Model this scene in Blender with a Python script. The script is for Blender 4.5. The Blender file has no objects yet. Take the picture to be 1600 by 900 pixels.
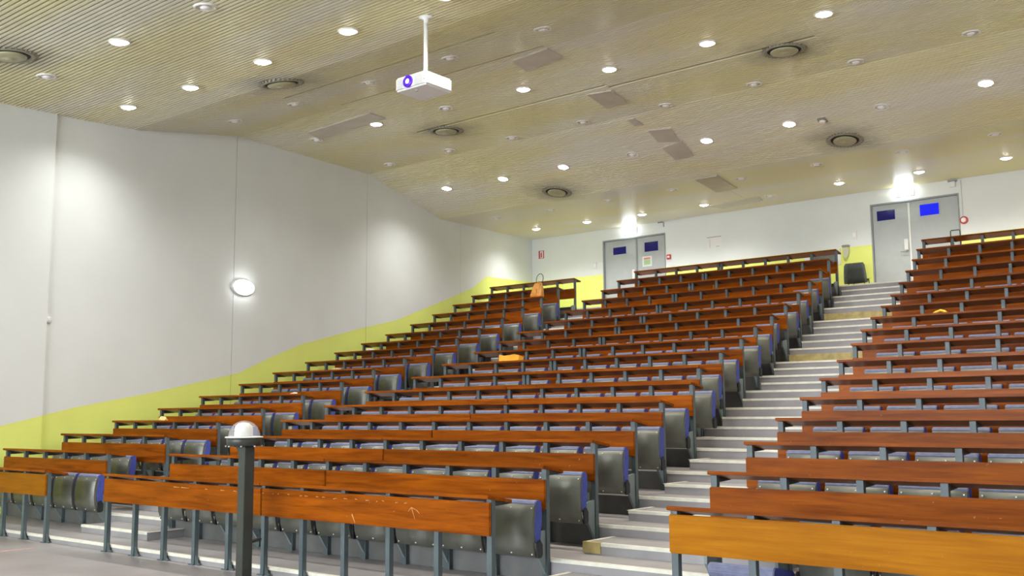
import bpy, bmesh, math, random
from mathutils import Vector, Matrix
random.seed(7)
S = bpy.context.scene
COL = S.collection
PI = math.pi

# ------------------------------------------------------------------ camera
cam_d = bpy.data.cameras.new('camera')
cam_d.sensor_width = 36.0
cam_d.lens = 1573.8 / 1600 * 36.0
cam_d.clip_start = 0.05
cam_d.clip_end = 200
cam = bpy.data.objects.new('camera', cam_d)
COL.objects.link(cam)
RT, UP, FW = (0.778351, 0.627787, -0.00726), (0.08403, -0.092709, 0.992141), (-0.62218, 0.772844, 0.124913)
cam.matrix_world = Matrix(((RT[0], UP[0], -FW[0], 0), (RT[1], UP[1], -FW[1], 0), (RT[2], UP[2], -FW[2], 1.42), (0, 0, 0, 1)))
S.camera = cam

# ------------------------------------------------------------------ world, light, exposure
w = bpy.data.worlds.new('world')
S.world = w
w.use_nodes = True
w.node_tree.nodes['Background'].inputs[0].default_value = (0.75, 0.85, 1, 1)
w.node_tree.nodes['Background'].inputs[1].default_value = 0.6
S.view_settings.view_transform = 'Standard'
S.view_settings.look = 'None'
S.view_settings.gamma = 1
S.view_settings.use_curve_mapping = False
S.view_settings.exposure = 0.36
LAMP_W = 135.0            # one ceiling downlight
FILL_W = 760.0  # one added fill light behind the camera, lifting the ceiling

def fill_light(x, z, wx, wz):
    l = bpy.data.lights.new('window_daylight', 'AREA')
    l.shape = 'RECTANGLE'
    l.size, l.size_y = wx, wz
    l.energy = FILL_W
    l.color = (0.86, 0.93, 1.0)
    o = bpy.data.objects.new('window_daylight', l)
    o.location = (x, -8.8, z)
    o.rotation_euler = (PI / 2 + math.radians(28), 0, 0)      # added light, tilted up to brighten the ceiling from the assumed windows
    COL.objects.link(o)
WIN = [(-11.2, 3.1), (-7.2, 3.1), (-3.2, 3.1)]
for wx, wz in WIN:
    fill_light(wx, wz, 3.0, 2.6)

# ------------------------------------------------------------------ materials
def nodes(name):
    m = bpy.data.materials.new(name)
    m.use_nodes = True
    nt = m.node_tree
    return m, nt, nt.nodes['Principled BSDF']

def plain(name, col, rough=0.5, metal=0.0, var=0.0, scale=8.0, spec=0.5, bump=0.0, emit=None, es=0.0, bscale=None):
    m, nt, b = nodes(name)
    b.inputs['Roughness'].default_value = rough
    b.inputs['Metallic'].default_value = metal
    b.inputs['Specular IOR Level'].default_value = spec
    tc = nt.nodes.new('ShaderNodeTexCoord')
    nz = nt.nodes.new('ShaderNodeTexNoise')
    nz.inputs['Scale'].default_value = scale
    nz.inputs['Detail'].default_value = 5
    nt.links.new(tc.outputs['Object'], nz.inputs['Vector'])
    rp = nt.nodes.new('ShaderNodeMapRange')
    rp.inputs['From Min'].default_value = 0.3
    rp.inputs['From Max'].default_value = 0.7
    rp.inputs['To Min'].default_value = 1 - var
    rp.inputs['To Max'].default_value = 1 + var
    nt.links.new(nz.outputs['Fac'], rp.inputs['Value'])
    mx = nt.nodes.new('ShaderNodeVectorMath')
    mx.operation = 'SCALE'
    mx.inputs[0].default_value = col
    nt.links.new(rp.outputs['Result'], mx.inputs['Scale'])
    nt.links.new(mx.outputs['Vector'], b.inputs['Base Color'])
    if bump:
        bp = nt.nodes.new('ShaderNodeBump')
        bp.inputs['Strength'].default_value = bump
        bp.inputs['Distance'].default_value = 0.01
        n2 = nt.nodes.new('ShaderNodeTexNoise')
        n2.inputs['Scale'].default_value = bscale or scale * 4
        nt.links.new(tc.outputs['Object'], n2.inputs['Vector'])
        nt.links.new(n2.outputs['Fac'], bp.inputs['Height'])
        nt.links.new(bp.outputs['Normal'], b.inputs['Normal'])
    if emit:
        b.inputs['Emission Color'].default_value = (*emit, 1)
        b.inputs['Emission Strength'].default_value = es
    return m

def wood(name, c0, c1, rough=0.28, scratch=0.25):
    """varnished veneer: grain runs along X, tone differs a little from board to board, small chips near the edges"""
    m, nt, b = nodes(name)
    L = nt.links.new
    tc = nt.nodes.new('ShaderNodeTexCoord')
    oi = nt.nodes.new('ShaderNodeObjectInfo')
    off = nt.nodes.new('ShaderNodeVectorMath'); off.operation = 'SCALE'
    off.inputs[0].default_value = (37.0, 11.0, 23.0)
    L(oi.outputs['Random'], off.inputs['Scale'])
    add = nt.nodes.new('ShaderNodeVectorMath'); add.operation = 'ADD'
    L(tc.outputs['Object'], add.inputs[0]); L(off.outputs['Vector'], add.inputs[1])
    mp = nt.nodes.new('ShaderNodeMapping')
    mp.inputs['Scale'].default_value = (0.7, 9.0, 9.0)
    L(add.outputs['Vector'], mp.inputs['Vector'])
    n1 = nt.nodes.new('ShaderNodeTexNoise')
    n1.inputs['Scale'].default_value = 2.2; n1.inputs['Detail'].default_value = 8; n1.inputs['Distortion'].default_value = 0.6
    L(mp.outputs['Vector'], n1.inputs['Vector'])
    mp2 = nt.nodes.new('ShaderNodeMapping')
    mp2.inputs['Scale'].default_value = (2.0, 70.0, 70.0)
    L(add.outputs['Vector'], mp2.inputs['Vector'])
    n2 = nt.nodes.new('ShaderNodeTexNoise')
    n2.inputs['Scale'].default_value = 2.0; n2.inputs['Detail'].default_value = 3
    L(mp2.outputs['Vector'], n2.inputs['Vector'])
    ad = nt.nodes.new('ShaderNodeMath'); ad.operation = 'MULTIPLY_ADD'
    ad.inputs[1].default_value = 0.35
    L(n2.outputs['Fac'], ad.inputs[0]); L(n1.outputs['Fac'], ad.inputs[2])
    cr = nt.nodes.new('ShaderNodeValToRGB')
    cr.color_ramp.elements[0].position = 0.42; cr.color_ramp.elements[0].color = (*c0, 1)
    cr.color_ramp.elements[1].position = 0.95; cr.color_ramp.elements[1].color = (*c1, 1)
    L(ad.outputs['Value'], cr.inputs['Fac'])
    hs = nt.nodes.new('ShaderNodeHueSaturation')
    v = nt.nodes.new('ShaderNodeMapRange')
    v.inputs['To Min'].default_value = 0.86; v.inputs['To Max'].default_value = 1.16
    L(oi.outputs['Random'], v.inputs['Value']); L(v.outputs['Result'], hs.inputs['Value'])
    L(cr.outputs['Color'], hs.inputs['Color'])
    # small pale chips
    n3 = nt.nodes.new('ShaderNodeTexNoise')
    n3.inputs['Scale'].default_value = 26; n3.inputs['Detail'].default_value = 2
    L(add.outputs['Vector'], n3.inputs['Vector'])
    r3 = nt.nodes.new('ShaderNodeMapRange')
    r3.inputs['From Min'].default_value = 0.74; r3.inputs['From Max'].default_value = 0.78
    r3.inputs['To Max'].default_value = scratch
    L(n3.outputs['Fac'], r3.inputs['Value'])
    mx = nt.nodes.new('ShaderNodeMix'); mx.data_type = 'RGBA'
    mx.inputs['B'].default_value = (0.75, 0.55, 0.33, 1)
    L(r3.outputs['Result'], mx.inputs['Factor']); L(hs.outputs['Color'], mx.inputs['A'])
    L(mx.outputs['Result'], b.inputs['Base Color'])
    b.inputs['Roughness'].default_value = rough
    b.inputs['Specular IOR Level'].default_value = 0.08
    return m

M = {}
M['wood'] = wood('varnished_mahogany', (0.145, 0.029, 0.0015), (0.37, 0.092, 0.004))
M['wood_yellow'] = wood('varnished_golden_wood', (0.28, 0.092, 0.002), (0.43, 0.165, 0.006))
M['wood_olive'] = wood('varnished_brown_wood', (0.22, 0.068, 0.003), (0.36, 0.125, 0.006))  # same mahogany, with the olive cast of the light put into its colour
M['steel'] = plain('painted_steel', (0.09, 0.118, 0.13), 0.42, 0.0, 0.12, 6)
M['bracket'] = plain('blue_grey_plate', (0.20, 0.245, 0.255), 0.45, 0.0, 0.1, 6)
M['arm'] = plain('dark_steel', (0.035, 0.04, 0.042), 0.5, 0.0, 0.1, 6)
M['pan'] = plain('seat_shell', (0.17, 0.175, 0.15), 0.42, 0.5, 0.1, 5)
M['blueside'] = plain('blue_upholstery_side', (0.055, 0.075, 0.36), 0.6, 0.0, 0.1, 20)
M['blue'] = plain('blue_upholstery', (0.195, 0.215, 0.35), 0.6, 0.0, 0.15, 20, bump=0.2)  # paler than the sides: light on the cushion is put into the colour
M['hinge'] = plain('black_plastic', (0.015, 0.017, 0.02), 0.45, 0.0, 0.1)
M['tier'] = plain('grey_linoleum', (0.335, 0.32, 0.33), 0.5, 0.0, 0.1, 3.0, bump=0.05, bscale=60)
M['floor'] = plain('pale_linoleum', (0.345, 0.325, 0.34), 0.38, 0.0, 0.12, 1.7, bump=0.04, bscale=60)
M['nosing'] = plain('cream_nosing', (0.80, 0.78, 0.68), 0.5, 0.0, 0.1, 10)
M['riser_board'] = plain('dark_riser', (0.13, 0.13, 0.125), 0.5, 0.0, 0.1)
M['wornboard'] = plain('worn_yellow_board', (0.46, 0.36, 0.14), 0.55, 0.0, 0.25, 9)
M['wall'] = plain('white_paint', (0.805, 0.835, 0.822), 0.62, 0.0, 0.025, 1.2, bump=0.03, bscale=90)
M['yellow'] = plain('lime_paint', (0.85, 0.925, 0.23), 0.6, 0.0, 0.03, 1.5)
M['ceil'] = plain('ceiling_board', (0.27, 0.245, 0.16), 0.6, 0.0, 0.06, 0.7)

def aged_slats():
    """painted metal slats: khaki paint gone greyer in places, with grey dust blown round the air vents"""
    m, nt, b = nodes('ceiling_slat')
    L = nt.links.new
    tc = nt.nodes.new('ShaderNodeTexCoord')
    mp = nt.nodes.new('ShaderNodeMapping'); mp.inputs['Scale'].default_value = (0.16, 0.55, 0.3)
    L(tc.outputs['Object'], mp.inputs['Vector'])
    nz = nt.nodes.new('ShaderNodeTexNoise'); nz.inputs['Scale'].default_value = 1.3; nz.inputs['Detail'].default_value = 3
    L(mp.outputs['Vector'], nz.inputs['Vector'])
    cr = nt.nodes.new('ShaderNodeValToRGB')
    cr.color_ramp.elements[0].position = 0.40; cr.color_ramp.elements[0].color = (0.86, 0.80, 0.48, 1)
    cr.color_ramp.elements[1].position = 0.62; cr.color_ramp.elements[1].color = (0.86, 0.83, 0.69, 1)
    L(nz.outputs['Fac'], cr.inputs['Fac'])
    n2 = nt.nodes.new('ShaderNodeTexNoise'); n2.inputs['Scale'].default_value = 2.5; n2.inputs['Detail'].default_value = 4
    L(tc.outputs['Object'], n2.inputs['Vector'])
    last = None
    for x, y in ((-12.42, 5.489), (-11.491, 8.955), (-12.558, 13.648), (-13.022, 17.795), (-5.866, 13.773), (-6.486, 17.78)):
        sub = nt.nodes.new('ShaderNodeVectorMath'); sub.operation = 'SUBTRACT'; sub.inputs[1].default_value = (x, y, 0)
        L(tc.outputs['Object'], sub.inputs[0])
        mu = nt.nodes.new('ShaderNodeVectorMath'); mu.operation = 'MULTIPLY'; mu.inputs[1].default_value = (1, 1, 0)
        L(sub.outputs['Vector'], mu.inputs[0])
        ln = nt.nodes.new('ShaderNodeVectorMath'); ln.operation = 'LENGTH'
        L(mu.outputs['Vector'], ln.inputs[0])
        if last is None: last = ln.outputs['Value']
        else:
            mn = nt.nodes.new('ShaderNodeMath'); mn.operation = 'MINIMUM'
            L(last, mn.inputs[0]); L(ln.outputs['Value'], mn.inputs[1]); last = mn.outputs['Value']
    ad = nt.nodes.new('ShaderNodeMath'); ad.operation = 'MULTIPLY_ADD'; ad.inputs[1].default_value = 0.7
    L(n2.outputs['Fac'], ad.inputs[0]); L(last, ad.inputs[2])
    mr = nt.nodes.new('ShaderNodeMapRange')
    mr.inputs['From Min'].default_value = 0.55; mr.inputs['From Max'].default_value = 1.15
    mr.inputs['To Min'].default_value = 0.62; mr.inputs['To Max'].default_value = 0.0
    L(ad.outputs['Value'], mr.inputs['Value'])
    mx = nt.nodes.new('ShaderNodeMix'); mx.data_type = 'RGBA'
    mx.inputs['B'].default_value = (0.24, 0.235, 0.20, 1)
    L(mr.outputs['Result'], mx.inputs['Factor']); L(cr.outputs['Color'], mx.inputs['A'])
    L(mx.outputs['Result'], b.inputs['Base Color'])
    b.inputs['Roughness'].default_value = 0.34
    return m
M['slat'] = aged_slats()
M['patch'] = plain('grey_ceiling_panel', (0.62, 0.585, 0.50), 0.6, 0.0, 0.08, 3)
M['door'] = plain('grey_door_paint', (0.47, 0.50, 0.50), 0.45, 0.0, 0.03)
M['frame'] = plain('dark_grey_frame', (0.30, 0.32, 0.32), 0.45, 0.0, 0.05)
M['bluepane'] = plain('blue_pane', (0.008, 0.008, 0.16), 0.12, 0.0, 0.0)
M['bluelit'] = plain('lit_blue_pane', (0.005, 0.01, 0.35), 0.12, 0.0, 0.0, emit=(0.0, 0.01, 1.0), es=0.55)
M['white'] = plain('white_plastic', (0.82, 0.82, 0.80), 0.35, 0.0, 0.02)
M['ring'] = plain('lamp_ring', (0.86, 0.84, 0.78), 0.35, 0.0, 0.03)
M['reflector'] = plain('lamp_reflector', (0.80, 0.79, 0.76), 0.2, 0.3, 0.05)
M['bulb_off'] = plain('frosted_bulb', (0.92, 0.92, 0.90), 0.3, 0.0, 0.02)
M['bulb_on'] = plain('lit_bulb', (0.9, 0.9, 0.85), 0.4, emit=(1.0, 0.95, 0.86), es=22.0)
M['wall_lamp'] = plain('lit_diffuser', (0.9, 0.9, 0.9), 0.4, emit=(0.96, 1.0, 1.0), es=14.0)  # glow of the bright oval on the left wall
M['exit'] = plain('lit_exit_panel', (0.9, 0.9, 0.9), 0.4, emit=(0.82, 0.92, 1.0), es=17.0)
M['vent_disc'] = plain('vent_disc', (0.42, 0.40, 0.24), 0.4, 0.0, 0.08)
M['vent_ring'] = plain('vent_ring', (0.30, 0.28, 0.21), 0.5, 0.0, 0.12)
M['black'] = plain('black_gap', (0.012, 0.012, 0.012), 0.7)
M['post'] = plain('charcoal_steel', (0.045, 0.05, 0.046), 0.4, 0.0, 0.08)
M['lens'] = plain('projector_lens', (0.05, 0.01, 0.22), 0.06, emit=(0.10, 0.02, 0.75), es=0.55)
M['lens_lit'] = plain('lit_lens_core', (0.9, 0.85, 1.0), 0.2, emit=(0.9, 0.82, 1.0), es=5.0)
M['grille'] = plain('grey_grille', (0.5, 0.5, 0.5), 0.5)
M['tan'] = plain('tan_leather', (0.56, 0.24, 0.035), 0.45, 0.0, 0.2, 14, bump=0.3)
M['orange'] = plain('orange_cloth', (0.85, 0.42, 0.03), 0.6, 0.0, 0.1, 12)
M['peel'] = plain('yellow_peel', (0.85, 0.62, 0.05), 0.5, 0.0, 0.15, 30)
M['paper'] = plain('white_paper', (0.84, 0.84, 0.82), 0.7)
M['crumpled'] = plain('crumpled_paper', (0.80, 0.60, 0.22), 0.7, 0.0, 0.15, 30)
M['red'] = plain('red_plastic', (0.62, 0.05, 0.05), 0.4)
M['green'] = plain('green_print', (0.42, 0.60, 0.30), 0.6)
M['pink'] = plain('red_print', (0.75, 0.25, 0.22), 0.6)
M['ink'] = plain('grey_print', (0.35, 0.35, 0.36), 0.6)
M['beige'] = plain('beige_plastic', (0.55, 0.56, 0.38), 0.4)
M['chair'] = plain('dark_grey_plastic', (0.09, 0.105, 0.10), 0.35, 0.0, 0.08)
M['board'] = plain('dark_green_board', (0.14, 0.16, 0.145), 0.35, 0.0, 0.25, 6)
M['tape'] = plain('faded_red_tape', (0.72, 0.42, 0.40), 0.6, 0.0, 0.15, 30)
M['scratch'] = plain('bare_wood_scratch', (0.62, 0.33, 0.12), 0.7)
g, nt, b = nodes('clear_acrylic')
b.inputs['Base Color'].default_value = (0.9, 0.92, 0.93, 1)
b.inputs['Alpha'].default_value = 0.22
b.inputs['Roughness'].default_value = 0.05
b.inputs['Specular IOR Level'].default_value = 1.0
M['acrylic'] = g
g2, nt, b = nodes('window_glass')
b.inputs['Transmission Weight'].default_value = 1.0
b.inputs['Roughness'].default_value = 0.0
b.inputs['IOR'].default_value = 1.1
M['glass'] = g2

# ------------------------------------------------------------------ helpers
def bx(bm, x0, x1, y0, y1, z0, z1, mi=0):
    vs = [bm.verts.new(p) for p in ((x0, y0, z0), (x1, y0, z0), (x1, y1, z0), (x0, y1, z0), (x0, y0, z1), (x1, y0, z1), (x1, y1, z1), (x0, y1, z1))]
    for f in ((0, 3, 2, 1), (4, 5, 6, 7), (0, 1, 5, 4), (1, 2, 6, 5), (2, 3, 7, 6), (3, 0, 4, 7)):
        fc = bm.faces.new([vs[i] for i in f]); fc.material_index = mi
    return vs

def prism(bm, pts, a, b, axis='x', mi=0):
    """polygon extruded from a to b along one axis; pts are the two other coordinates"""
    def P(p, t):
        return {'x': (t, p[0], p[1]), 'y': (p[0], t, p[1]), 'z': (p[0], p[1], t)}[axis]
    v0 = [bm.verts.new(P(p, a)) for p in pts]
    v1 = [bm.verts.new(P(p, b)) for p in pts]
    n = len(pts)
    fs = [bm.faces.new(v0[::-1]), bm.faces.new(v1)]
    for i in range(n):
        fs.append(bm.faces.new((v0[i], v0[(i + 1) % n], v1[(i + 1) % n], v1[i])))
    for f in fs: f.material_index = mi
    return fs

def lathe(bm, prof, seg=24, c=(0, 0, 0), mi=0, cap0=True, cap1=True):
    rings = []
    for r, z in prof:
        rings.append([bm.verts.new((c[0] + r * math.cos(2 * PI * i / seg), c[1] + r * math.sin(2 * PI * i / seg), c[2] + z)) for i in range(seg)])
    for a, b_ in zip(rings, rings[1:]):
        for i in range(seg):
            f = bm.faces.new((a[i], a[(i + 1) % seg], b_[(i + 1) % seg], b_[i])); f.material_index = mi; f.smooth = True
    if cap0: bm.faces.new(rings[0][::-1]).material_index = mi
    if cap1: bm.faces.new(rings[-1]).material_index = mi

def tube(bm, pts, r, seg=8):
    pts = [Vector(p) for p in pts]
    rings = []
    prev = None
    for i, p in enumerate(pts):
        d = (pts[min(i + 1, len(pts) - 1)] - pts[max(i - 1, 0)]).normalized()
        u = d.cross(prev if prev else (Vector((0, 0, 1)) if abs(d.z) < 0.9 else Vector((1, 0, 0)))).normalized()
        v = d.cross(u).normalized()
        prev = None
        rings.append([bm.verts.new(p + r * (math.cos(2 * PI * k / seg) * u + math.sin(2 * PI * k / seg) * v)) for k in range(seg)])
    for a, b_ in zip(rings, rings[1:]):
        best = min(range(seg), key=lambda s: (a[0].co - b_[s].co).length)
        for k in range(seg):
            f = bm.faces.new((a[k], a[(k + 1) % seg], b_[(k + 1 + best) % seg], b_[(k + best) % seg])); f.smooth = True
    bm.faces.new(rings[0][::-1]); bm.faces.new(rings[-1])

def mesh_of(name, bm, mats, bevel=0.0, seg=2):
    if bevel:
        bmesh.ops.bevel(bm, geom=[e for e in bm.edges], offset=bevel, segments=seg, affect='EDGES', clamp_overlap=True)
    bmesh.ops.recalc_face_normals(bm, faces=bm.faces[:])
    me = bpy.data.meshes.new(name)
    bm.to_mesh(me); bm.free()
    for m in (mats if isinstance(mats, (list, tuple)) else [mats]):
        me.materials.append(m)
    return me

def link(name, me, parent=None, loc=(0, 0, 0), rot=(0, 0, 0)):
    o = bpy.data.objects.new(name, me)
    o.location = loc; o.rotation_euler = rot
    if parent: o.parent = parent
    COL.objects.link(o)
    return o

def obj(name, bm, mats, parent=None, loc=(0, 0, 0), rot=(0, 0, 0), bevel=0.0):
    return link(name, mesh_of(name, bm, mats, bevel), parent, loc, rot)

def thing(name, label, cat, loc=(0, 0, 0), rz=0.0, group=None):
    o = bpy.data.objects.new(name, None)
    o.empty_display_size = 0.1
    o.location = loc; o.rotation_euler = (0, 0, rz)
    COL.objects.link(o)
    return tag(o, label, cat, group)

def tag(o, label, cat, group=None):
    o['label'] = label; o['category'] = cat
    if group: o['group'] = group
    return o

def struct(o, label=None):
    o['kind'] = 'structure'
    if label: o['label'] = label
    return o

def empty(name, loc=(0, 0, 0)):
    o = bpy.data.objects.new(name, None)
    o.location = loc; o.empty_display_size = 0.1
    COL.objects.link(o)
    return o

# ------------------------------------------------------------------ measured layout (metres)
D = [5.793, 6.695, 7.607, 8.499, 9.392, 10.284, 11.183, 12.081, 12.982, 13.887, 14.794, 15.703, 16.594, 17.487, 18.385, 19.288, 20.189]
Z = [0.829, 1.005, 1.193, 1.377, 1.57, 1.781, 2.011, 2.249, 2.486, 2.722, 2.964, 3.222, 3.51, 3.817, 4.131, 4.449, 4.768]
LR = [-11.608, -11.909, -12.068, -12.208, -12.372, -12.543, -12.655, -12.845, -12.993, -13.166, -13.348, -13.547, -13.656, -13.802, -13.957, -14.132, -14.276]
ML = [-10.338, -10.521, -10.649, -10.777, -10.968, -11.101, -11.022, -11.211, -11.304, -11.532, -11.81, -11.848, -12.029, -12.188, -12.303, -12.464, -12.553]
MR = [-4.905, -5.074, -5.205, -5.334, -5.537, -5.659, -6.048, -6.196, -6.337, -6.546, -6.69, -6.851, -6.997, -7.147, -7.291, -7.477, -7.662]
RL = [-3.398, -3.578, -3.728, -3.852, -3.995, -4.153, -4.301, -4.462, -4.66, -4.837, -4.992, -5.145, -5.294, -5.456, -5.611, -5.796, -5.96]
N = 17
BAY = 0.537
T = [z - 0.76 for z in Z]              # tread level of each tier
NOSE = [d + 0.10 for d in D]           # front edge of each tier
YB = 23.0                              # back wall
WA, WB = (-14.85, 6.69), (-17.758, 23.0)
def wall_x(y): return WA[0] + (y - WA[1]) * (WB[0] - WA[0]) / (WB[1] - WA[1])
RWX = lambda y: 2.6 - 0.178 * y
PROF = [(-9.1, 4.6), (7.377, 6.075), (8.844, 6.212), (11.18, 6.68), (15.2, 6.805), (18.2, 6.28), (YB + 0.2, 6.497)]
def lerp(tab, y):
    for (a, za), (b_, zb) in zip(tab, tab[1:]):
        if y <= b_: return za + (zb - za) * (y - a) / (b_ - a)
    return tab[-1][1]
def zc(y): return lerp(PROF, y)
def slope_c(y): return math.atan2(zc(y + 0.02) - zc(y - 0.02), 0.04)
ORD = ['first', 'second', 'third', 'fourth', 'fifth', 'sixth', 'seventh', 'eighth', 'ninth', 'tenth', 'eleventh', 'twelfth', 'thirteenth', 'fourteenth', 'fifteenth', 'sixteenth', 'seventeenth']

# ------------------------------------------------------------------ floor, tiers and steps
bm = bmesh.new()
prism(bm, [(wall_x(-9.1) - .1, -9.1), (RWX(-9.1), -9.1), (RWX(NOSE[0] + .3), NOSE[0] + .3), (wall_x(NOSE[0] + .3) - .1, NOSE[0] + .3)], -0.15, 0, 'z')
floor = struct(obj('floor', bm, M['floor']))

def nosing_box(bm, x0, x1, y, z):
    """cream step edge: an L over the front edge, its tread and its short drop"""
    prism(bm, [(y - .006, z - .024), (y - .006, z + .005), (y + .034, z + .005), (y + .034, z + .0005), (y - .0005, z + .0005), (y - .0005, z - .024)], x0, x1, 'x')

for k in range(N):
    y0 = NOSE[k]; y1 = NOSE[k + 1] if k < N - 1 else YB
    bm = bmesh.new()
    zb = -0.15 if k == 0 else T[k - 1] - 0.02
    prism(bm, [(wall_x(y0) - .02, y0), (RWX(y0), y0), (RWX(y1 + .02), y1 + .02), (wall_x(y1 + .02) - .02, y1 + .02)], zb, T[k], 'z')
    t = obj('tier', bm, M['tier'], floor)
    spans = [(LR[k] - .04, ML[k] + .05), (MR[k] - .05, RL[k] + .45)]
    if k == 0: spans = [(wall_x(y0), RWX(y0))]
    for a, b_ in spans:
        bm = bmesh.new(); nosing_box(bm, a, b_, y0, T[k]); obj('nosing', bm, M['nosing'], t)
    if k:                                # darker strip over the riser under the seats
        for a, b_ in ((LR[k] - 5 * BAY - .06, LR[k] - .07), (ML[k] + .08, MR[k] - .08), (RL[k] + .5, RL[k] + 7 * BAY)):
            bm = bmesh.new(); bx(bm, a, b_, y0 - .012, y0 + .0, T[k - 1] + .002, T[k] - .004)
            obj('riser_board', bm, M['riser_board'], t)

WORN = (10, 13)
for j in range(N - 1):
    zt = (T[j] + T[j + 1]) / 2
    y0, y1 = NOSE[j] + 0.43, NOSE[j + 1] + 0.002
    for side, (a, b_) in (('L', (LR[j] - .02 - .17 * .47, ML[j] + .05)), ('R', (MR[j] + .03 if j < 5 or j > 5 else MR[j] - .25, RL[j] + .30))):
        bm = bmesh.new()
        bx(bm, a, b_, y0, y1, T[j] - .001, zt)
        st = obj('half_step', bm, M['tier'], floor)
        if side == 'R' and j in WORN:
            bm = bmesh.new(); bx(bm, a + .0, b_, y0 - .014, y0, T[j] + .012, zt + .004)
            w_ = obj('worn_board', bm, M['wornboard'], st); w_['label'] = 'worn yellow wooden board facing one step'
        else:
            bm = bmesh.new(); nosing_box(bm, a, b_, y0, zt); obj('nosing', bm, M['nosing'], st)
        bm = bmesh.new()
        xe = a if side == 'R' else b_
        bx(bm, xe - .02, xe + .02, y0, y1 - .02, zt + .0005, zt + .004)
        obj('side_nosing', bm, M['nosing'], st)
        if side == 'R' and j == 1:
            bm = bmesh.new(); bx(bm, a - .008, a + .17, y0 - .016, y0 + .03, T[j] + .01, zt + .007)
            q = obj('corner_tape', bm, M['wornboard'], st); q['label'] = 'brown tape wrapped over the step corner'

bm = bmesh.new(); bx(bm, -11.28, -11.24, 5.18, 5.56, 0.0005, 0.003)
tag(obj('floor_tape', bm, M['tape']), 'faded red tape strip on the floor at lower left', 'tape')

# ------------------------------------------------------------------ left wall
BANDL = [(-9.1, 0.2), (6.732, 1.32), (7.981, 1.588), (9.448, 1.838), (11.377, 2.223), (12.177, 2.532), (13.082, 2.856), (14.929, 3.298), (16.341, 3.607), (18.505, 4.311), (19.669, 4.712), (20.391, 5.101), (22.974, 5.239), (24, 5.24)]
LOWL = [(-5, -.1), (NOSE[0] - .01, -.1)] + [p for k in range(N) for p in ((NOSE[k], T[k] - .3), (NOSE[k] + .6, T[k] - .3))] + [(24, T[16] - .3)]
bm = bmesh.new()
prism(bm, [(wall_x(-9.1) - .12, -9.1), (wall_x(-9.1) - .03, -9.1), (wall_x(YB + .2) - .03, YB + .2), (wall_x(YB + .2) - .12, YB + .2)], -.15, 7.2, 'z')
wl = struct(obj('wall_left', bm, M['wall']))
SEAM = [-9.1, 7.375, 11.2, 15.19, 19.1, YB + .0]
for i, (ya, yb) in enumerate(zip(SEAM, SEAM[1:])):
    ya += 0.006; yb -= 0.006
    ys = sorted({ya, yb} | {y for y, z in BANDL + PROF if ya < y < yb})
    out = 0.05 if i == 0 else 0.0
    bm = bmesh.new()
    cols = []
    for y in ys:
        x = wall_x(y) + out
        zs = (lerp(BANDL, y) - 1.6 if y > 6 else -.05, lerp(BANDL, y), zc(y) + .06)
        cols.append([(bm.verts.new((x, y, z)), bm.verts.new((wall_x(y) - .03, y, z))) for z in zs])
    for a, b_ in zip(cols, cols[1:]):
        for r in range(2):
            f = bm.faces.new((a[r][0], b_[r][0], b_[r + 1][0], a[r + 1][0])); f.material_index = 1 - r
            bm.faces.new((a[r][1], a[r + 1][1], b_[r + 1][1], b_[r][1])).material_index = 1 - r
        bm.faces.new((a[2][0], b_[2][0], b_[2][1], a[2][1]))
        bm.faces.new((a[0][0], a[0][1], b_[0][1], b_[0][0])).material_index = 1
    for c in (cols[0], cols[-1]):
        for r in range(2):
            bm.faces.new((c[r][0], c[r + 1][0], c[r + 1][1], c[r][1])).material_index = 1 - r
    obj('wall_panel', bm, [M['wall'], M['yellow']], wl)
bm = bmesh.new()
prism(bm, [(wall_x(-9.1) - .2, YB + .0), (RWX(YB) + .2, YB + .0), (RWX(YB) + .2, YB + .2), (wall_x(YB) - .2, YB + .2)], 0, .01, 'z'); bm.free()

# hole cover on the left wall
t = thing('hole_cover', 'small round white cover plate on the white wall at far left', 'cover', (wall_x(7.41) + .001, 7.42, 2.893))
bm = bmesh.new(); lathe(bm, [(.05, 0), (.05, .012), (.042, .016), (.0, .017)], 20, cap1=False)
obj('plate', bm, M['wall'], t, rot=(0, PI / 2, 0.17))
# bright oval on the wall, built as a raised glowing disc
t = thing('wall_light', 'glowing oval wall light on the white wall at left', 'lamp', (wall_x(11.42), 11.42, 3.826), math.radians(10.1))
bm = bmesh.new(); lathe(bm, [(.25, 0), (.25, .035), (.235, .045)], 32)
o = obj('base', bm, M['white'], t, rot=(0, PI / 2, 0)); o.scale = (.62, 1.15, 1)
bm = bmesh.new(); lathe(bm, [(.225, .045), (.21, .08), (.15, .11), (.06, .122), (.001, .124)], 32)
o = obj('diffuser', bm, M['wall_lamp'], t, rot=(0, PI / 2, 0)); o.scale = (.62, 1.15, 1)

# ------------------------------------------------------------------ back wall with its two double doors
DOORS = [(-15.28, -13.30, 6.17), (-7.88, -5.94, 6.17)]
BANDZ = 5.24
bm = bmesh.new()
xs = [wall_x(YB) - .05] + [v for d in DOORS for v in d[:2]] + [RWX(YB) + .1]
for i in range(0, 6, 2):
    bx(bm, xs[i], xs[i + 1], YB, YB + .2, T[16] - .3, BANDZ, 1)
    bx(bm, xs[i], xs[i + 1], YB, YB + .2, BANDZ, 6.9, 0)
for x0, x1, zt in DOORS:
    bx(bm, x0, x1, YB, YB + .2, zt, 6.9, 0)
wb = struct(obj('wall_back', bm, [M['wall'], M['yellow']]))

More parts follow.
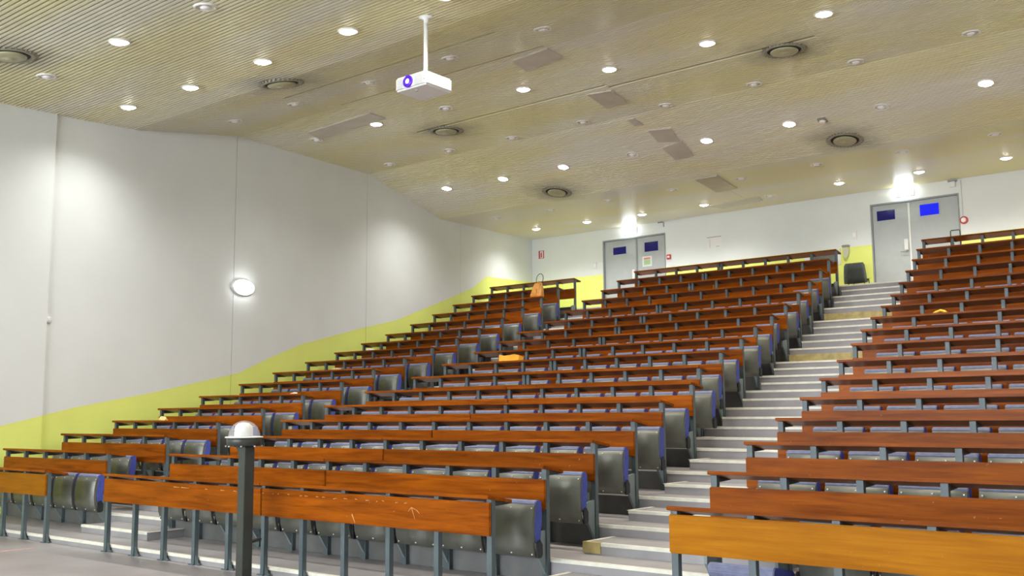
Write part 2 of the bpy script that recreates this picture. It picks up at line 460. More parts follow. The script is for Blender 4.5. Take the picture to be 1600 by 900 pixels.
def double_door(name, x0, x1, zt, split, panes, lit, label):
    root = struct(empty(name, ((x0 + x1) / 2, YB, T[16])), label)
    ox = (x0 + x1) / 2
    h = zt - T[16]
    bm = bmesh.new()
    bx(bm, x0 - ox, x0 - ox + .03, -.012, .12, 0, h); bx(bm, x1 - ox - .03, x1 - ox, -.012, .12, 0, h); bx(bm, x0 - ox + .03, x1 - ox - .03, -.012, .12, h - .035, h)
    obj('door_frame', bm, M['frame'], root)
    for i, (a, b_) in enumerate(((x0 + .033, split - .006), (split + .006, x1 - .033))):
        bm = bmesh.new(); bx(bm, a - ox, b_ - ox, .05, .095, .01, h - .038)
        leaf = obj('door_leaf', bm, M['door'], root, bevel=.003)
        p = panes[i]
        bm = bmesh.new(); bx(bm, p[0] - ox, p[1] - ox, .042, .052, p[2] - T[16], p[3] - T[16])
        q = obj('pane', bm, M['bluelit'] if (lit and i == 1) else M['bluepane'], leaf)
        bm = bmesh.new()
        for u0, u1, v0, v1 in ((p[0] - .02, p[1] + .02, p[3], p[3] + .02), (p[0] - .02, p[1] + .02, p[2] - .02, p[2]), (p[0] - .02, p[0], p[2], p[3]), (p[1], p[1] + .02, p[2], p[3])):
            bx(bm, u0 - ox, u1 - ox, .038, .052, v0 - T[16], v1 - T[16])
        obj('pane_frame', bm, M['door'], leaf)
        if i == 0:
            bm = bmesh.new(); bx(bm, split - .13 - ox, split - .04 - ox, -.01, .05, 1.02, 1.28)
            obj('lock_case', bm, M['white'], leaf, bevel=.01)
            bm = bmesh.new(); tube(bm, [(split - .075 - ox, .0, 1.02), (split - .075 - ox, -.04, .99), (split - .2 - ox, -.04, .99)], .011)
            obj('door_handle', bm, M['frame'], leaf)
    bm = bmesh.new(); bx(bm, split - .02 - ox, split + .02 - ox, .03, .05, .02, h - .06)
    obj('cover_strip', bm, M['white'] if lit else M['frame'], root)
    return root
double_door('door_1', *DOORS[0], -14.22, [(-14.97, -14.55, 5.75, 5.95), (-13.97, -13.55, 5.73, 5.985)], False, 'left grey double door with two small dark blue panes')
d2 = double_door('door_2', *DOORS[1], -7.03, [(-7.75, -7.34, 5.775, 6.005), (-6.79, -6.38, 5.77, 6.025)], True, 'right grey double door at the top of the wide stairs')

def wall_plate(name, label, cat, x, z, w_, h, mat, d=.02, parts=()):
    t = thing(name, label, cat, (x, YB, z))
    bm = bmesh.new(); bx(bm, -w_ / 2, w_ / 2, -d, 0, -h / 2, h / 2)
    obj('plate', bm, mat, t, bevel=min(.004, d / 3))
    for nm, (px, pz, pw, ph), m in parts:
        bm = bmesh.new(); bx(bm, px - pw / 2, px + pw / 2, -d - .003, -d + .001, pz - ph / 2, pz + ph / 2)
        obj(nm, bm, m, t)
    return t
t = wall_plate('extinguisher_sign', 'red and white fire extinguisher sign near the rear left corner', 'sign', -17.41, 6.016, .20, .24, M['white'], .008,
           [('border', (-.07, 0, .05, .22), M['red']), ('border', (.08, 0, .03, .22), M['red']), ('border', (0, .11, .19, .012), M['red']), ('border', (0, -.11, .19, .012), M['red'])])
bm = bmesh.new(); prism(bm, [(-.018, -.085), (.022, -.085), (.022, .03), (.008, .055), (.03, .075), (.02, .085), (-.005, .06), (-.018, .03)], -.012, -.008, 'y')
obj('pictogram', bm, M['red'], t)
wall_plate('light_switch', 'white switch plate left of the left door', 'switch', -15.55, 5.513, .12, .2, M['white'], .025, [('rocker', (0, 0, .06, .1), M['bulb_off'])])
wall_plate('light_switch', 'white switch plate left of the right door', 'switch', -8.277, 5.516, .12, .19, M['white'], .025, [('rocker', (0, 0, .06, .1), M['bulb_off'])])
wall_plate('fire_call_point', 'small square red call point beside the left door', 'alarm', -13.2, 5.511, .12, .12, M['red'], .04, [('glass_face', (0, 0, .07, .05), M['paper'])])
t = thing('fire_call_point', 'round red and white call point right of the right door', 'alarm', (-5.86, YB, 5.555))
bm = bmesh.new(); lathe(bm, [(.085, 0), (.085, .03), (.07, .045)], 24); obj('housing', bm, M['red'], t, rot=(PI / 2, 0, 0))
bm = bmesh.new(); lathe(bm, [(.055, .045), (.05, .052)], 24); obj('glass_face', bm, M['white'], t, rot=(PI / 2, 0, 0))
wall_plate('paper_notice', 'white paper notice with grey heading on rear wall between doors', 'notice', -11.88, 5.737, .42, .32, M['paper'], .006,
           [('heading', (0, .15, .40, .018), M['ink']), ('text_line', (-.12, .0, .012, .22), M['grille']), ('text_line', (.1, -.1, .1, .012), M['ink'])])
t = thing('door_poster', 'small framed red and green notice on the left door', 'notice', (-13.9, YB + .05, 5.47))
bm = bmesh.new(); bx(bm, -.145, .145, -.008, 0, -.14, .14); obj('sheet', bm, M['paper'], t)
bm = bmesh.new(); bx(bm, -.1, .1, -.011, -.007, .055, .1); obj('red_panel', bm, M['pink'], t)
bm = bmesh.new(); bx(bm, -.1, .1, -.011, -.007, -.09, .045); obj('green_panel', bm, M['green'], t)
t = thing('soap_dispenser', 'beige pointed dispenser on the yellow wall beside right door', 'dispenser', (-8.475, YB, 4.98))
bm = bmesh.new(); prism(bm, [(-.075, .12), (-.03, .01), (0, -.01), (.03, .01), (.075, .12), (.075, .26), (-.075, .26)], -.09, 0, 'y')
obj('body', bm, M['beige'], t, bevel=.008)
bm = bmesh.new(); bx(bm, -.08, .08, -.1, 0, .262, .31); obj('lid', bm, M['vent_ring'], t, bevel=.006)
t = thing('notice_board', 'white framed dark board on rear wall behind the last middle desk', 'board', (-9.0, YB, 4.98))
bm = bmesh.new(); bx(bm, -.5, .38, -.03, 0, -.12, .25); obj('frame', bm, M['white'], t, bevel=.004)
bm = bmesh.new(); bx(bm, -.36, .26, -.036, -.028, -.09, .22); obj('panel', bm, M['board'], t)
for nm, x, lab in (('left', -14.376, 'glowing emergency exit light above the left door'), ('right', -7.08, 'glowing emergency exit light above the right door')):
    t = thing('exit_light', lab, 'lamp', (x, YB, 6.345))
    bm = bmesh.new(); bx(bm, -.21, .21, -.035, 0, -.085, .085); obj('housing', bm, M['white'], t, bevel=.006)
    bm = bmesh.new(); bx(bm, -.19, .19, -.085, -.034, -.07, .07); obj('diffuser', bm, M['exit'], t, bevel=.012)
t = thing('wall_sensor', 'small white sensor box high above the right door corner', 'sensor', (-6.04, YB, 6.38))
bm = bmesh.new(); bx(bm, -.06, .06, -.09, 0, -.07, .05); obj('housing', bm, M['white'], t, bevel=.01)
bm = bmesh.new(); bx(bm, -.09, .09, -.1, 0, .055, .075); obj('bracket', bm, M['frame'], t)
bm = bmesh.new(); tube(bm, [(-5.88, YB - .012, 6.44), (-5.88, YB - .012, 5.66)], .011)
tag(obj('cable_conduit', bm, M['wall']), 'thin white conduit running down to the round call point', 'conduit')
bm = bmesh.new(); tube(bm, [(-13.5, YB - .02, 6.46), (-13.35, YB - .02, 6.46), (-13.33, YB - .02, 6.44), (-13.33, YB - .02, 6.33)], .014)
tag(obj('cable_conduit', bm, M['frame']), 'short dark bent conduit above the left door', 'conduit')

# ------------------------------------------------------------------ right wall and front wall (behind the camera) with windows assumed for their light
bm = bmesh.new()
prism(bm, [(RWX(-9.1), -9.1), (RWX(YB + .2), YB + .2), (RWX(YB + .2) + .15, YB + .2), (RWX(-9.1) + .15, -9.1)], -.15, 7.2, 'z')
struct(obj('wall_right', bm, M['wall']))
bm = bmesh.new()
fx0, fx1 = wall_x(-9.1) - .1, RWX(-9.1) + .1
bx(bm, fx0, fx1, -9.25, -9.1, -.15, 1.75); bx(bm, fx0, fx1, -9.25, -9.1, 4.45, 5.4)
xs = [fx0] + [v for x, z in WIN for v in (x - 1.55, x + 1.55)] + [fx1]
for i in range(0, len(xs), 2): bx(bm, xs[i], xs[i + 1], -9.25, -9.1, 1.75, 4.45)
struct(obj('wall_front', bm, M['wall']))
for i, (x, z) in enumerate(WIN):
    wr = struct(empty('window_%d' % (i + 1), (x, -9.1, 1.75)))
    bm = bmesh.new()
    for a in (-1.55, -.025, 1.5): bx(bm, a, a + .05, -.1, -.04, 0, 2.7)
    bx(bm, -1.5, 1.5, -.1, -.04, 0, .05); bx(bm, -1.5, 1.5, -.1, -.04, 2.65, 2.7)
    obj('window_frame', bm, M['white'], wr)
    bm = bmesh.new(); bx(bm, -1.5, 1.5, -.075, -.069, .05, 2.65); obj('pane', bm, M['glass'], wr)

# ------------------------------------------------------------------ ceiling: board, ribbed slats in four bays, replaced panels
bm = bmesh.new()
yy = [p[0] for p in PROF]
lo = [(y, zc(y) + .03) for y in yy]; hi = [(y, zc(y) + .12) for y in reversed(yy)]
prism(bm, lo + hi, -18.4, 3.8, 'x')
ceiling = struct(obj('ceiling', bm, M['ceil']))
SEAMC = [lambda y: wall_x(y) - .02, lambda y: -10.75 - .172 * y, lambda y: -6.3 - .185 * y, lambda y: -2.85 - .18 * y, lambda y: RWX(y)]
DROP = [0.0, 0.004, 0.0, 0.006]
PITCH = 0.07
SEAMS_Y = ((), (9.7, 11.07, 13.33), (13.45,), ())
for s in range(4):
    bm = bmesh.new()
    y = 0.6
    while y < YB - .03:
        x0, x1 = SEAMC[s](y) + .001, SEAMC[s + 1](y) - .001
        z0, z1 = zc(y), zc(y + .044)
        d = DROP[s]
        if any(abs(y - q) < PITCH / 2 for q in SEAMS_Y[s]):      # a joint between two lengths of ceiling
            y += PITCH; continue
        vs = [bm.verts.new(p) for p in ((x0, y, z0 - d), (x1, y, z0 - d), (x1, y + .044, z1 - d), (x0, y + .044, z1 - d), (x0, y + .002, z0 + .032), (x1, y + .002, z0 + .032), (x1, y + .042, z1 + .032), (x0, y + .042, z1 + .032))]
        for f in ((0, 3, 2, 1), (0, 1, 5, 4), (2, 3, 7, 6), (1, 2, 6, 5), (3, 0, 4, 7)):
            bm.faces.new([vs[i] for i in f])
        y += PITCH
    o = obj('ceiling_slats', bm, M['slat'], ceiling); o['kind'] = 'stuff'
PATCH = [[(-9.091, 11.333), (-8.367, 11.246), (-8.427, 11.722), (-9.234, 11.857)], [(-9.257, 13.541), (-8.839, 13.643), (-8.989, 14.413), (-9.483, 14.481)], [(-9.584, 15.31), (-9.45, 15.315), (-9.423, 15.625), (-9.601, 15.599)], [(-9.488, 15.865), (-9.061, 15.975), (-9.208, 16.549), (-9.581, 16.387)], [(-9.655, 16.678), (-9.134, 16.529), (-9.297, 17.239), (-9.725, 17.288)], [(-9.953, 18.479), (-9.434, 18.477), (-9.794, 20.136), (-10.327, 20.2)], [(-14.475, 11.898), (-12.664, 11.795), (-12.708, 12.209), (-14.669, 12.372)], [(-11.433, 21.67), (-9.968, 21.576), (-10.085, 22.069), (-11.247, 22.309)]]
for q in PATCH:
    bm = bmesh.new()
    lo = [bm.verts.new((x, y, zc(y) - .022)) for x, y in q]; hi = [bm.verts.new((x, y, zc(y) + .02)) for x, y in q]
    bm.faces.new(lo); bm.faces.new(hi)
    for i in range(4): bm.faces.new((lo[i], lo[(i + 1) % 4], hi[(i + 1) % 4], hi[i]))
    o = obj('ceiling_panel', bm, M['patch'], ceiling); o['label'] = 'plain grey replacement panel'

# downlights
ON = [(-11.102, 6.202), (-10.713, 8.035), (-12.384, 8.037), (-13.89, 7.952), (-9.034, 8.036), (-13.133, 12.393), (-15.256, 16.604), (-13.653, 16.674), (-12.02, 16.663), (-9.853, 12.578), (-8.254, 12.697), (-6.555, 12.679), (-4.832, 12.703), (-8.737, 16.743), (-7.087, 16.726), (-3.787, 16.627), (-7.964, 21.356), (-6.285, 21.434), (-4.582, 21.346), (-16.317, 21.337), (-14.723, 21.432), (-13.103, 21.526), (-11.344, 21.502)]
OFF = [(-9.408, 6.256), (-13.025, 6.257), (-14.234, 10.119), (-12.728, 10.199), (-14.787, 12.392), (-11.042, 10.264), (-9.367, 10.26), (-11.517, 12.516), (-7.698, 10.253), (-15.322, 14.865), (-11.997, 14.937), (-13.565, 14.84), (-10.32, 14.953), (-10.369, 16.724), (-8.639, 15.074), (-6.941, 15.02), (-5.25, 15.027), (-3.545, 14.912), (-5.463, 16.755), (-7.533, 19.041), (-5.886, 19.118), (-4.219, 18.96), (-15.856, 19.077), (-12.56, 19.157), (-14.22, 19.162), (-10.861, 19.129), (-9.237, 19.188), (-9.707, 21.632)]
EXTRA = [(-7.4, 8.04), (-5.7, 8.04), (-4.0, 8.04), (-2.3, 8.04), (-3.1, 12.7), (-1.4, 12.7), (-2.1, 16.65), (-2.9, 21.4),
         (-.9, 8.04), (-6.0, 4.2), (-9.3, 4.2)]
bm = bmesh.new(); lathe(bm, [(.128, .03), (.130, -.006), (.118, -.016), (.104, -.012), (.100, .0)], 28, cap0=False, cap1=False); ME_RING = mesh_of('trim_ring', bm, M['ring'])
bm = bmesh.new(); lathe(bm, [(.100, -.002), (.09, .006), (.06, .014), (.02, .016), (.001, .016)], 28, cap0=False); ME_REFL = mesh_of('reflector', bm, M['reflector'])
def bulb(mat, nm):
    bm = bmesh.new(); lathe(bm, [(.05, .012), (.062, -.002), (.055, -.018), (.035, -.03), (.001, -.036)], 20); return mesh_of(nm, bm, mat)
def bulb_on(mat, nm):
    bm = bmesh.new(); lathe(bm, [(.098, .0), (.096, -.012), (.075, -.028), (.04, -.038), (.001, -.041)], 24); return mesh_of(nm, bm, mat)
ME_ON, ME_OFF = bulb_on(M['bulb_on'], 'lit_bulb'), bulb(M['bulb_off'], 'bulb')

def drop_at(x, y):
    for s in range(4):
        if SEAMC[s](y) <= x < SEAMC[s + 1](y): return DROP[s]
    return 0
rows = {}
allv = [(x, y, True) for x, y in ON] + [(x, y, False) for x, y in OFF]
YROW = [6.2, 8.03, 10.2, 12.5, 14.95, 16.7, 19.1, 21.45]
for x, y, on in allv:
    r = min(range(8), key=lambda i: abs(YROW[i] - y)); rows.setdefault(r, []).append((x, y, on))
def downlight(x, y, on, label):
    t = thing('downlight', label, 'ceiling lamp', (x, y, zc(y) - drop_at(x, y) - .003), 0, 'round downlights in the ribbed ceiling')
    tilt = (slope_c(y), 0, 0)
    link('trim_ring', ME_RING, t, rot=tilt); link('reflector', ME_REFL, t, rot=tilt)
    link('bulb', ME_ON if on else ME_OFF, t, rot=tilt)
    if on:
        l = bpy.data.lights.new('lamp_light', 'SPOT')
        l.energy = LAMP_W; l.spot_size = math.radians(146); l.spot_blend = 1.0; l.shadow_soft_size = .07
        u = min(1, max(0, (-x - 4) / 11.0))
        l.color = (1.0, .92 + .08 * u, .78 + .20 * u)
        link('lamp_light', l, t, (0, 0, -.09))
for r in sorted(rows):
    row = sorted(rows[r])
    for i, (x, y, on) in enumerate(row):
        downlight(x, y, on, '%s round downlight, %s from left in %s ceiling lamp row' % ('lit' if on else 'unlit', ORD[i], ORD[r]))
for i, (x, y) in enumerate(EXTRA):
    downlight(x, y, True, 'lit round downlight beyond the picture edge, %s of its group' % ORD[i])

# vents
VENT = [(-12.42, 5.489, 'round ceiling vent at the far left edge of the ceiling'), (-11.491, 8.955, 'round ceiling vent left of the projector'), (-12.558, 13.648, 'round ceiling vent below and right of the projector'), (-13.022, 17.795, 'round ceiling vent nearest the left door'), (-5.866, 13.773, 'round ceiling vent at upper right, nearest the camera'), (-6.486, 17.78, 'round ceiling vent in front of the right door')]
for x, y, lab in VENT:
    t = thing('ceiling_vent', lab, 'vent', (x, y, zc(y) - drop_at(x, y) - .002), 0, 'round ceiling vents')
    tilt = (slope_c(y), 0, 0)
    bm = bmesh.new(); lathe(bm, [(.30, .03), (.305, -.008), (.29, -.02), (.255, -.016), (.245, .0)], 40, cap0=False, cap1=False); obj('outer_ring', bm, M['vent_ring'], t, rot=tilt)
    bm = bmesh.new(); lathe(bm, [(.25, -.002), (.1, -.004)], 40, cap0=False); obj('air_gap', bm, M['black'], t, rot=tilt)
    bm = bmesh.new(); lathe(bm, [(.20, -.01), (.205, -.022), (.195, -.034), (.12, -.046), (.05, -.05), (.045, -.058), (.03, -.064), (.001, -.065)], 40, cap0=False); obj('disc', bm, M['vent_disc'], t, rot=tilt)
    bm = bmesh.new()
    for i in range(32):
        a = 2 * PI * i / 32
        v = bx(bm, .30, .335, -.008, .008, -.012, .02)
        bmesh.ops.rotate(bm, verts=v, cent=(0, 0, 0), matrix=Matrix.Rotation(a, 3, 'Z'))
    o = obj('notch_ring', bm, M['vent_ring'], t, rot=tilt); o['kind'] = 'stuff'
t = thing('smoke_detector', 'small square dark detector on ceiling beside the vent at right', 'detector', (-6.516, 16.83, zc(16.83) - .003))
bm = bmesh.new(); bx(bm, -.07, .07, -.07, .07, -.02, .02); obj('base', bm, M['vent_ring'], t, rot=(slope_c(16.83), 0, 0))
bm = bmesh.new(); lathe(bm, [(.055, -.02), (.05, -.05), (.03, -.06)], 20, cap0=False); obj('sensor_head', bm, M['ring'], t, rot=(slope_c(16.83), 0, 0))

# ------------------------------------------------------------------ projector on its pole
PX, PY = -8.06, 8.40
zt = zc(PY)
t = thing('projector', 'white projector hanging from the ceiling on a white pole', 'projector', (PX, PY, zt))
bm = bmesh.new(); lathe(bm, [(.085, .0), (.085, -.015), (.03, -.03), (.026, -.09)], 24); obj('ceiling_mount', bm, M['white'], t)
bm = bmesh.new(); lathe(bm, [(.026, -.03), (.026, -.74)], 16); obj('pole', bm, M['white'], t)
bm = bmesh.new(); bx(bm, -.07, .07, -.07, .07, -.765, -.74); obj('mount_plate', bm, M['white'], t)
bm = bmesh.new(); bx(bm, -.285, .225, -.23, .23, -.935, -.765); body = obj('body', bm, M['white'], t, bevel=.022)
bm = bmesh.new(); lathe(bm, [(.073, -.002), (.073, .02), (.062, .024), (.058, .014)], 28, cap0=False, cap1=False); obj('lens_ring', bm, M['lens'], body, (-.06, -.23, -.85), (PI / 2, 0, 0))
bm = bmesh.new(); lathe(bm, [(.06, .008), (.045, .016), (.028, .019)], 28, cap0=False, cap1=False); obj('lens', bm, M['lens'], body, (-.06, -.23, -.85), (PI / 2, 0, 0))
bm = bmesh.new(); lathe(bm, [(.03, .018), (.015, .021), (.001, .022)], 20, cap0=False); obj('lens_core', bm, M['lens_lit'], body, (-.06, -.23, -.85), (PI / 2, 0, 0))
for a, b_ in ((-.255, -.155), (.04, .17)):
    bm = bmesh.new()
    for i in range(9): bx(bm, a, b_, -.233, -.228, -.915 + i * .0145, -.907 + i * .0145)
    o = obj('grille', bm, M['grille'], body); o['kind'] = 'stuff'
bm = bmesh.new(); lathe(bm, [(.018, 0), (.018, -.012)], 14); obj('foot', bm, M['grille'], body, (-.03, -.12, -.934))
bm = bmesh.new(); lathe(bm, [(.008, .0), (.008, .004)], 12); obj('sensor', bm, M['black'], body, (.2, -.23, -.87), (PI / 2, 0, 0))

# ------------------------------------------------------------------ dome on its post
DX, DY = -7.43, 5.5
t = thing('dome_post', 'dark square post topped by clear dome, before front middle desk', 'camera post', (DX, DY, 0))
bm = bmesh.new(); bx(bm, -.05, .05, -.05, .05, 0.012, 1.165); obj('post', bm, M['post'], t, bevel=.004)
bm = bmesh.new(); bx(bm, -.09, .09, -.09, .09, 0, .012); obj('foot_plate', bm, M['post'], t)
bm = bmesh.new(); prism(bm, [(-.13, 1.155), (-.045, 1.03), (-.045, 1.155)], -.02, .02, 'y'); obj('gusset', bm, M['post'], t)
bm = bmesh.new(); bx(bm, -.15, -.045, -.03, .03, 1.155, 1.165); obj('shelf_arm', bm, M['post'], t)
DC = (-.04, 0, 0)
bm = bmesh.new(); lathe(bm, [(.150, 1.166), (.150, 1.232), (.146, 1.236)], 48, c=DC); obj('drum', bm, M['post'], t)
bm = bmesh.new()
for i in range(8):
    a = 2 * PI * i / 8
    lathe(bm, [(.008, 1.158), (.008, 1.17)], 8, c=(-.04 + .154 * math.cos(a), .154 * math.sin(a), 0))
o = obj('bolts', bm, M['grille'], t); o['kind'] = 'stuff'
bm = bmesh.new(); lathe(bm, [(.164, 1.237), (.166, 1.242), (.160, 1.247), (.128, 1.250)], 48, c=DC); obj('rim', bm, M['white'], t)
bm = bmesh.new(); lathe(bm, [(.137 * math.cos(a), 1.250 + .137 * math.sin(a)) for a in [i * PI / 2 / 12 for i in range(12)]] + [(.001, 1.387)], 48, c=DC, cap0=False, cap1=False)
obj('clear_dome', bm, M['acrylic'], t)
bm = bmesh.new(); lathe(bm, [(.08, 1.251), (.08, 1.31), (.072, 1.34), (.046, 1.364), (.001, 1.372)], 32, c=(-.05, 0, 0)); hd = obj('camera_head', bm, M['white'], t)
for i, (a, zz) in enumerate(((-2.35, 1.335), (-2.35, 1.318), (-2.15, 1.30))):
    bm = bmesh.new(); lathe(bm, [(.009, -.005), (.008, .005)], 12); obj('lens', bm, M['black'], hd, (-.05 + .0785 * math.cos(a), .0785 * math.sin(a), zz), (0, PI / 2, a))
bm = bmesh.new(); tube(bm, [(-.02, .045, .33), (-.14, .27, .33)], .018); obj('bracket', bm, M['post'], t)

# ------------------------------------------------------------------ desk rows
def post_bm(h, front):
    bm = bmesh.new()
    bx(bm, -.024, .024, 0, .045, 0, h)
    if front:
        prism(bm, [(.024, .09), (.028, .10), (.06, .02), (.09, .012), (.09, .0), (.024, .0)], .012, .03, 'y')
        bx(bm, -.06, .024, -.01, .0, .0, .012)
    else:
        bx(bm, -.03, .03, -.006, .0, .0, .05)
    return bm
bm = bmesh.new(); prism(bm, [(.045, -.032), (.045, -.085), (.09, -.085), (.25, -.078), (.25, -.064)], -.008, .014, 'x'); ME_ARM = mesh_of('desk_arm', bm, M['arm'])
bm = bmesh.new(); prism(bm, [(0, .06), (0, .41), (-.10, .395), (-.16, .37), (-.16, .29), (-.12, .24)], -.012, .012, 'x'); ME_BRK = mesh_of('seat_bracket', bm, M['bracket'])
TILT = math.atan2(.05, .29)

def board(name, x0, x1, zlo, zhi, mat, parent):
    bm = bmesh.new(); bx(bm, x0, x1, -.024, -.001, zlo, zhi)
    return obj(name, bm, mat, parent, bevel=.007)

def desktop(x0, x1, h, mat, parent):
    bm = bmesh.new()
    c, s = math.cos(TILT), math.sin(TILT)
    p = [(0, 0), (.29 * c, -.29 * s), (.29 * c - .026 * s, -.29 * s - .026 * c), (-.0, -.027)]
    prism(bm, [(a - .045, h + b_) for a, b_ in p], x0, x1, 'x')
    return obj('desktop', bm, mat, parent, bevel=.004)

BLOCK = {'L': ('left block', LR, None), 'M': ('middle block', ML, MR), 'R': ('right block', RL, None)}
def desk_row(B, k):
    base = T[k - 1] if k else 0.0
    h = Z[k] - base
    if B == 'L': x0, wd = LR[k] - 5 * BAY - .06, 5 * BAY + .06
    elif B == 'M': x0, wd = ML[k], MR[k] - ML[k]
    else: x0, wd = RL[k], 7 * BAY + .06
    mat = M['wood']
    if B == 'R' and k == 0: mat = M['wood_yellow']
    if B == 'L' and k == 0: mat = M['wood_olive']
    nm = 'bench desk row on grey steel posts'
    col = {('R', 0): 'golden front board', ('L', 0): 'brown front board'}.get((B, k), 'reddish varnished wood')
    t = thing('desk_row', '%s, %s, %s row of %s' % (nm, col, ORD[k], BLOCK[B][0]), 'desk', (x0, D[k] + .045, base), 0, 'tiered desk rows')
    if B == 'M' and k >= 6:
        w1 = 4 * BAY
        w2 = (wd - .06 - w1 - .075) / 5
        px = [.03 + i * BAY for i in range(5)] + [.03 + w1 + .075 + i * w2 for i in range(6)]
        cuts = [(0, .03 + w1 + .034), (.03 + w1 + .041, wd)]
        bcuts = [(0, .03 + w1 + .25), (.03 + w1 + .253, wd)]
    elif B == 'M':
        bw = (wd - .06) / 10
        px = [.03 + i * bw for i in range(11)]
        cut = .03 + bw * (5 if k != 2 else 5)
        cuts = bcuts = [(0, cut - .002), (cut + .002, wd)]
    else:
        n = 5 if B == 'L' else 7
        px = [.03 + i * BAY for i in range(n + 1)]
        cuts = bcuts = [(0, wd)]
        if B == 'R': cuts = bcuts = [(0, .03 + 5 * BAY - .002), (.03 + 5 * BAY + .002, wd)]
    top_m = M['wood']
    for a, b_ in cuts: desktop(a, b_, h, top_m, t)
    boards = []
    for a, b_ in bcuts:
        if k == 0: boards.append(board('front_board', a + .003, b_ - .003, h - .30, h - .055, mat, t))
        else: boards.append(board('backrest', a + .003, b_ - .003, .575, .82, mat, t))
    me = mesh_of('post', post_bm(h - .03, k == 0), M['steel'])
    for i, x in enumerate(px):
        link('post', me, t, (x, 0, 0))
        link('desk_arm', ME_ARM, t, (x, 0, h))
        if k: link('seat_bracket', ME_BRK, t, (x, 0, 0))
    if k == 16:
        bm = bmesh.new(); bx(bm, .05, wd - .05, .05, .07, .30, .38); obj('rail', bm, M['arm'], t)
    return t, boards, px, x0
ROWS = {}
for k in range(N):
    for B in 'LMR':
        ROWS[(B, k)] = desk_row(B, k)

# scratches on the front middle board
fb = ROWS[('M', 0)][1]
def scratch(parent, pts, wdt=.0028):
    for a, b_ in zip(pts, pts[1:]):
        bm = bmesh.new()
        dx, dz = b_[0] - a[0], b_[1] - a[1]; l = math.hypot(dx, dz); nx, nz = -dz / l * wdt, dx / l * wdt
        prism(bm, [(a[0] - nx, a[1] - nz), (b_[0] - nx * .3, b_[1] - nz * .3), (b_[0] + nx * .3, b_[1] + nz * .3), (a[0] + nx, a[1] + nz)], -.0248, -.0238, 'y')
        obj('scratch', bm, M['scratch'], parent)
scratch(fb[1], [(4.62, .70), (4.585, .665)]); scratch(fb[1], [(4.62, .70), (4.66, .61)]); scratch(fb[1], [(4.62, .70), (4.68, .68), (4.71, .655)])
scratch(fb[1], [(3.93, .61), (3.97, .54)], .006)
random.seed(3)
for i in range(16):
    x = 2.75 + i * .12 + random.uniform(-.04, .04); scratch(fb[1], [(x, .733 + random.uniform(-.01, .004)), (x + random.uniform(.01, .05), .732)], .003)
for x, l in ((1.32, .1), (1.45, .13), (1.85, .04), (2.1, .06), (2.3, .05)): scratch(fb[0], [(x, .733), (x + l, .731)], .004)

# ------------------------------------------------------------------ folding seats
HY, HZ = -.17, .31        # hinge
def seat_meshes(ang):
    c, s = math.cos(ang), math.sin(ang)
    def R(p):
        y, z = p[0] - HY, p[1] - HZ
        return (HY + y * c - z * s, HZ + y * s + z * c)
    pan_f = [(-.255, .225), (-.282, .30), (-.295, .40), (-.292, .50), (-.278, .58), (-.258, .635)]
    if ang: pan_f = [(-.287, .325)] + pan_f[2:]
    pan_b = [(y + .028, z) for y, z in reversed(pan_f)]
    cu_f = [(-.250, .335), (-.264, .42), (-.262, .50), (-.248, .58), (-.236, .628), (-.258, .637), (-.250, .658), (-.225, .670), (-.185, .668), (-.165, .65), (-.166, .56), (-.178, .46), (-.180, .36), (-.195, .335)]
    bm = bmesh.new(); prism(bm, [R(p) for p in pan_f + pan_b], -.232, .232, 'x')
    for f in bm.faces: f.smooth = True
    pan = mesh_of('seat_shell', bm, M['pan'])
    for p in pan.polygons: p.use_smooth = abs(p.normal.x) < .5 and p.area < .06
    bm = bmesh.new(); prism(bm, [R(p) for p in cu_f], -.236, .236, 'x')
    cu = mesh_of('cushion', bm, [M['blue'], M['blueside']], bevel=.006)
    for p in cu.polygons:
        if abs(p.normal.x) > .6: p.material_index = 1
    hg = []
    for q in (-1, 1):
        bm = bmesh.new()
        v = [R(p) for p in ((-.245, .22), (-.25, .34), (-.21, .36), (-.18, .32), (-.18, .24), (-.20, .22))]
        prism(bm, v, q * .238, q * .252, 'x')
        hg.append(mesh_of('hinge', bm, M['hinge']))
    bm = bmesh.new()
    for xx in (-.21, 0, .21):
        for zz, yy in ((.61, -.266), (.25, -.265)):
            p = R((yy, zz)); bx(bm, xx - .005, xx + .005, p[0] - .006, p[0] + .004, p[1] - .005, p[1] + .005)
    rv = mesh_of('rivets', bm, M['ring'])
    return pan, cu, hg, rv
UPM, DNM = seat_meshes(0), seat_meshes(math.radians(82))
CW = {'L': 'left', 'M': 'middle', 'R': 'right'}
def in_frame(x, y, z):
    v = Vector((x, y, z - 1.42)); d = v.dot(Vector(FW))
    return d > 0 and -60 < 800 + 1573.8 * v.dot(Vector(RT)) / d < 1690
